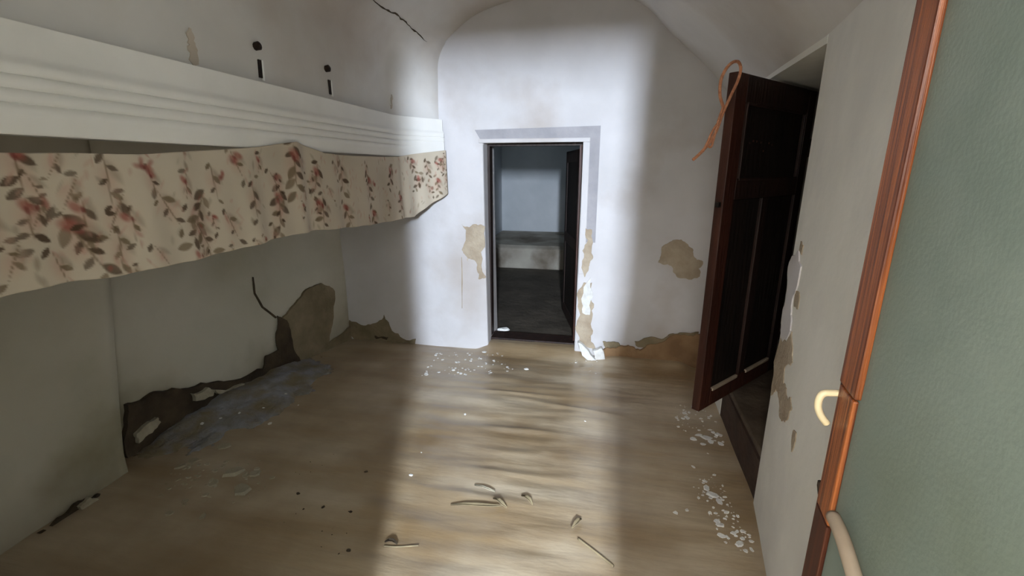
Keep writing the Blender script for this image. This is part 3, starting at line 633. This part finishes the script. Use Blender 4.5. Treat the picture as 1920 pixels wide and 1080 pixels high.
scatter([(540, 830), (700, 830), (660, 1040), (520, 1040)], 22, .008, .03, 'few dark crumbs on the shaded floor left of the lit strip', 'dark_crumbs', m='hole', ok=inroom)
# dust heap sliding out of the crumbled alcove wall
hu, hy = np.meshgrid(np.linspace(0, 1, 70), np.linspace(1.62, 3.1, 90), indexing='ij')
hx = XB(hy) + .015 + hu * (-1.55 - XB(hy) - .015)
along = np.clip((hy - 1.62) / 1.48, 0, 1)
ridge = np.exp(-((hx - (-2.40 + .10 * along)) / (.27 + .10 * np.sin(along * 3.1))) ** 2) * np.sin(np.clip(along, 0.0, 1) * math.pi) ** .6
hz = .085 * ridge * (.75 + .5 * vnoise(hx * 9, hy * 9, 71)) + .012 * (vnoise(hx * 30, hy * 30, 72) - .5) * (ridge > .05) * 1 - .010 - (.05 * vnoise(hx * 14, hy * 14, 73) + .03 * vnoise(hx * 45, hy * 45, 74)) * np.exp(-ridge * 2.6)
ZF = .010 * (vnoise(hx * 1.3 + 5, hy * 4.2, 1) - .5) + .006 * (vnoise(hx * 3 + 9, hy * 9, 2) - .5) + .004 * (vnoise(hx * 8, hy * 13, 3) - .5)
heap = grid('plaster_dust', np.stack([hx, hy, hz + ZF], -1), M['dust'], flip=False)
tag(heap, 'heap of blue-grey plaster dust along the foot of the alcove wall', 'dust', kind='stuff')
cluster(((537, 744, .035), (507, 800, .035), (467, 752, .03), (415, 790, .03), (450, 780, .025), (495, 770, .02), (560, 765, .02), (380, 800, .03)), 'pale plaster bit on the dust heap in the alcove', 'bits on the dust heap', 'flake', .05)
# scraps on the lit floor
def leaf_obj(name, pts, wid, m, label, cat, lift=.004):
    P3 = [px(x, y, 2, 0) for x, y in pts]; n = len(P3); vs, fs = [], []
    o0 = P3[0].copy()
    for i, p in enumerate(P3):
        t_ = (P3[min(i + 1, n - 1)] - P3[max(i - 1, 0)]).normalized(); s_ = Vector((-t_.y, t_.x, 0)); wv = wid * math.sin(math.pi * (i + .35) / (n - .3))
        z = hgt(p.x, p.y) + lift + .012 * math.sin(math.pi * i / (n - 1))
        for q in (-1, -.35, .35, 1): vs.append(Vector((p.x, p.y, z + .010 * abs(q))) + s_ * wv * q - Vector((o0.x, o0.y, 0)))
        if i: fs += [(4*i-4+j, 4*i-3+j, 4*i+1+j, 4*i+j) for j in range(3)]
    o = link(name, vs, fs, m, smooth=True); o.location = (o0.x, o0.y, 0)
    sm = o.modifiers.new('thickness', 'SOLIDIFY'); sm.thickness = .002
    tag(o, label, cat); return o
leaf_obj('floor_scrap', [(845, 948), (870, 950), (900, 954), (922, 955), (948, 952)], .011, M['twig'], 'crumpled olive scrap flattened on the lit floor, widest one', 'scrap')
leaf_obj('floor_scrap', [(925, 940), (935, 946), (942, 952), (950, 956)], .012, M['twig'], 'thin curled olive scrap beside the widest scrap on the lit floor', 'scrap')
leaf_obj('dry_leaf', [(978, 932), (986, 938), (993, 944), (998, 950)], .012, M['twig'], 'single dry leaf on the middle of the lit floor', 'leaf')
leaf_obj('floor_scrap', [(890, 912), (905, 918), (918, 924), (928, 926)], .007, M['flake_dull'], 'pale torn scrap behind the olive scraps on the lit floor', 'scrap')
leaf_obj('dry_leaf', [(1072, 996), (1080, 988), (1086, 980), (1090, 976)], .012, M['twig'], 'upturned dry leaf with a pale tip near the right of the lit floor', 'leaf')
leaf_obj('dry_leaf', [(722, 1020), (730, 1021), (737, 1022), (745, 1024)], .010, M['hole'], 'dark curled leaf at the left border of the lit floor', 'leaf')
def twig(pts, r, label):
    P3 = [px(x, y, 2, 0) for x, y in pts]; o0 = P3[0].copy()
    q = [Vector((p.x - o0.x, p.y - o0.y, hgt(p.x, p.y) + r + .003)) for p in P3]
    o = MB().tube(smooth_pts(q, 4), [r] * (4 * len(q)), 7).build('twig', M['twig'], None, True); o.location = (o0.x, o0.y, 0)
    tag(o, label, 'twig'); return o
twig([(1084, 1014), (1105, 1030), (1130, 1050), (1150, 1066)], .005, 'long bent brown twig lying towards the right border of the lit floor')
twig([(720, 1026), (745, 1028), (785, 1025)], .003, 'thin twig beside the dark curled leaf on the floor')
tag(flake(px(770, 890, 2, 0), .035, 'a', None, 'paper'), 'white paper crumb with a dark spot left on the lit floor', 'crumb')
# white scrap just inside the far room
o = bpy.data.objects.new('paper_scrap', FM['paper'][2]); COL.objects.link(o); p = px(944, 617, 2, .08); o.location = (p.x, p.y, .07); o.scale = (.07, .05, .06); o.rotation_euler = (0, 0, .3)
tag(o, 'white scrap lying just inside the small doorway', 'scrap')
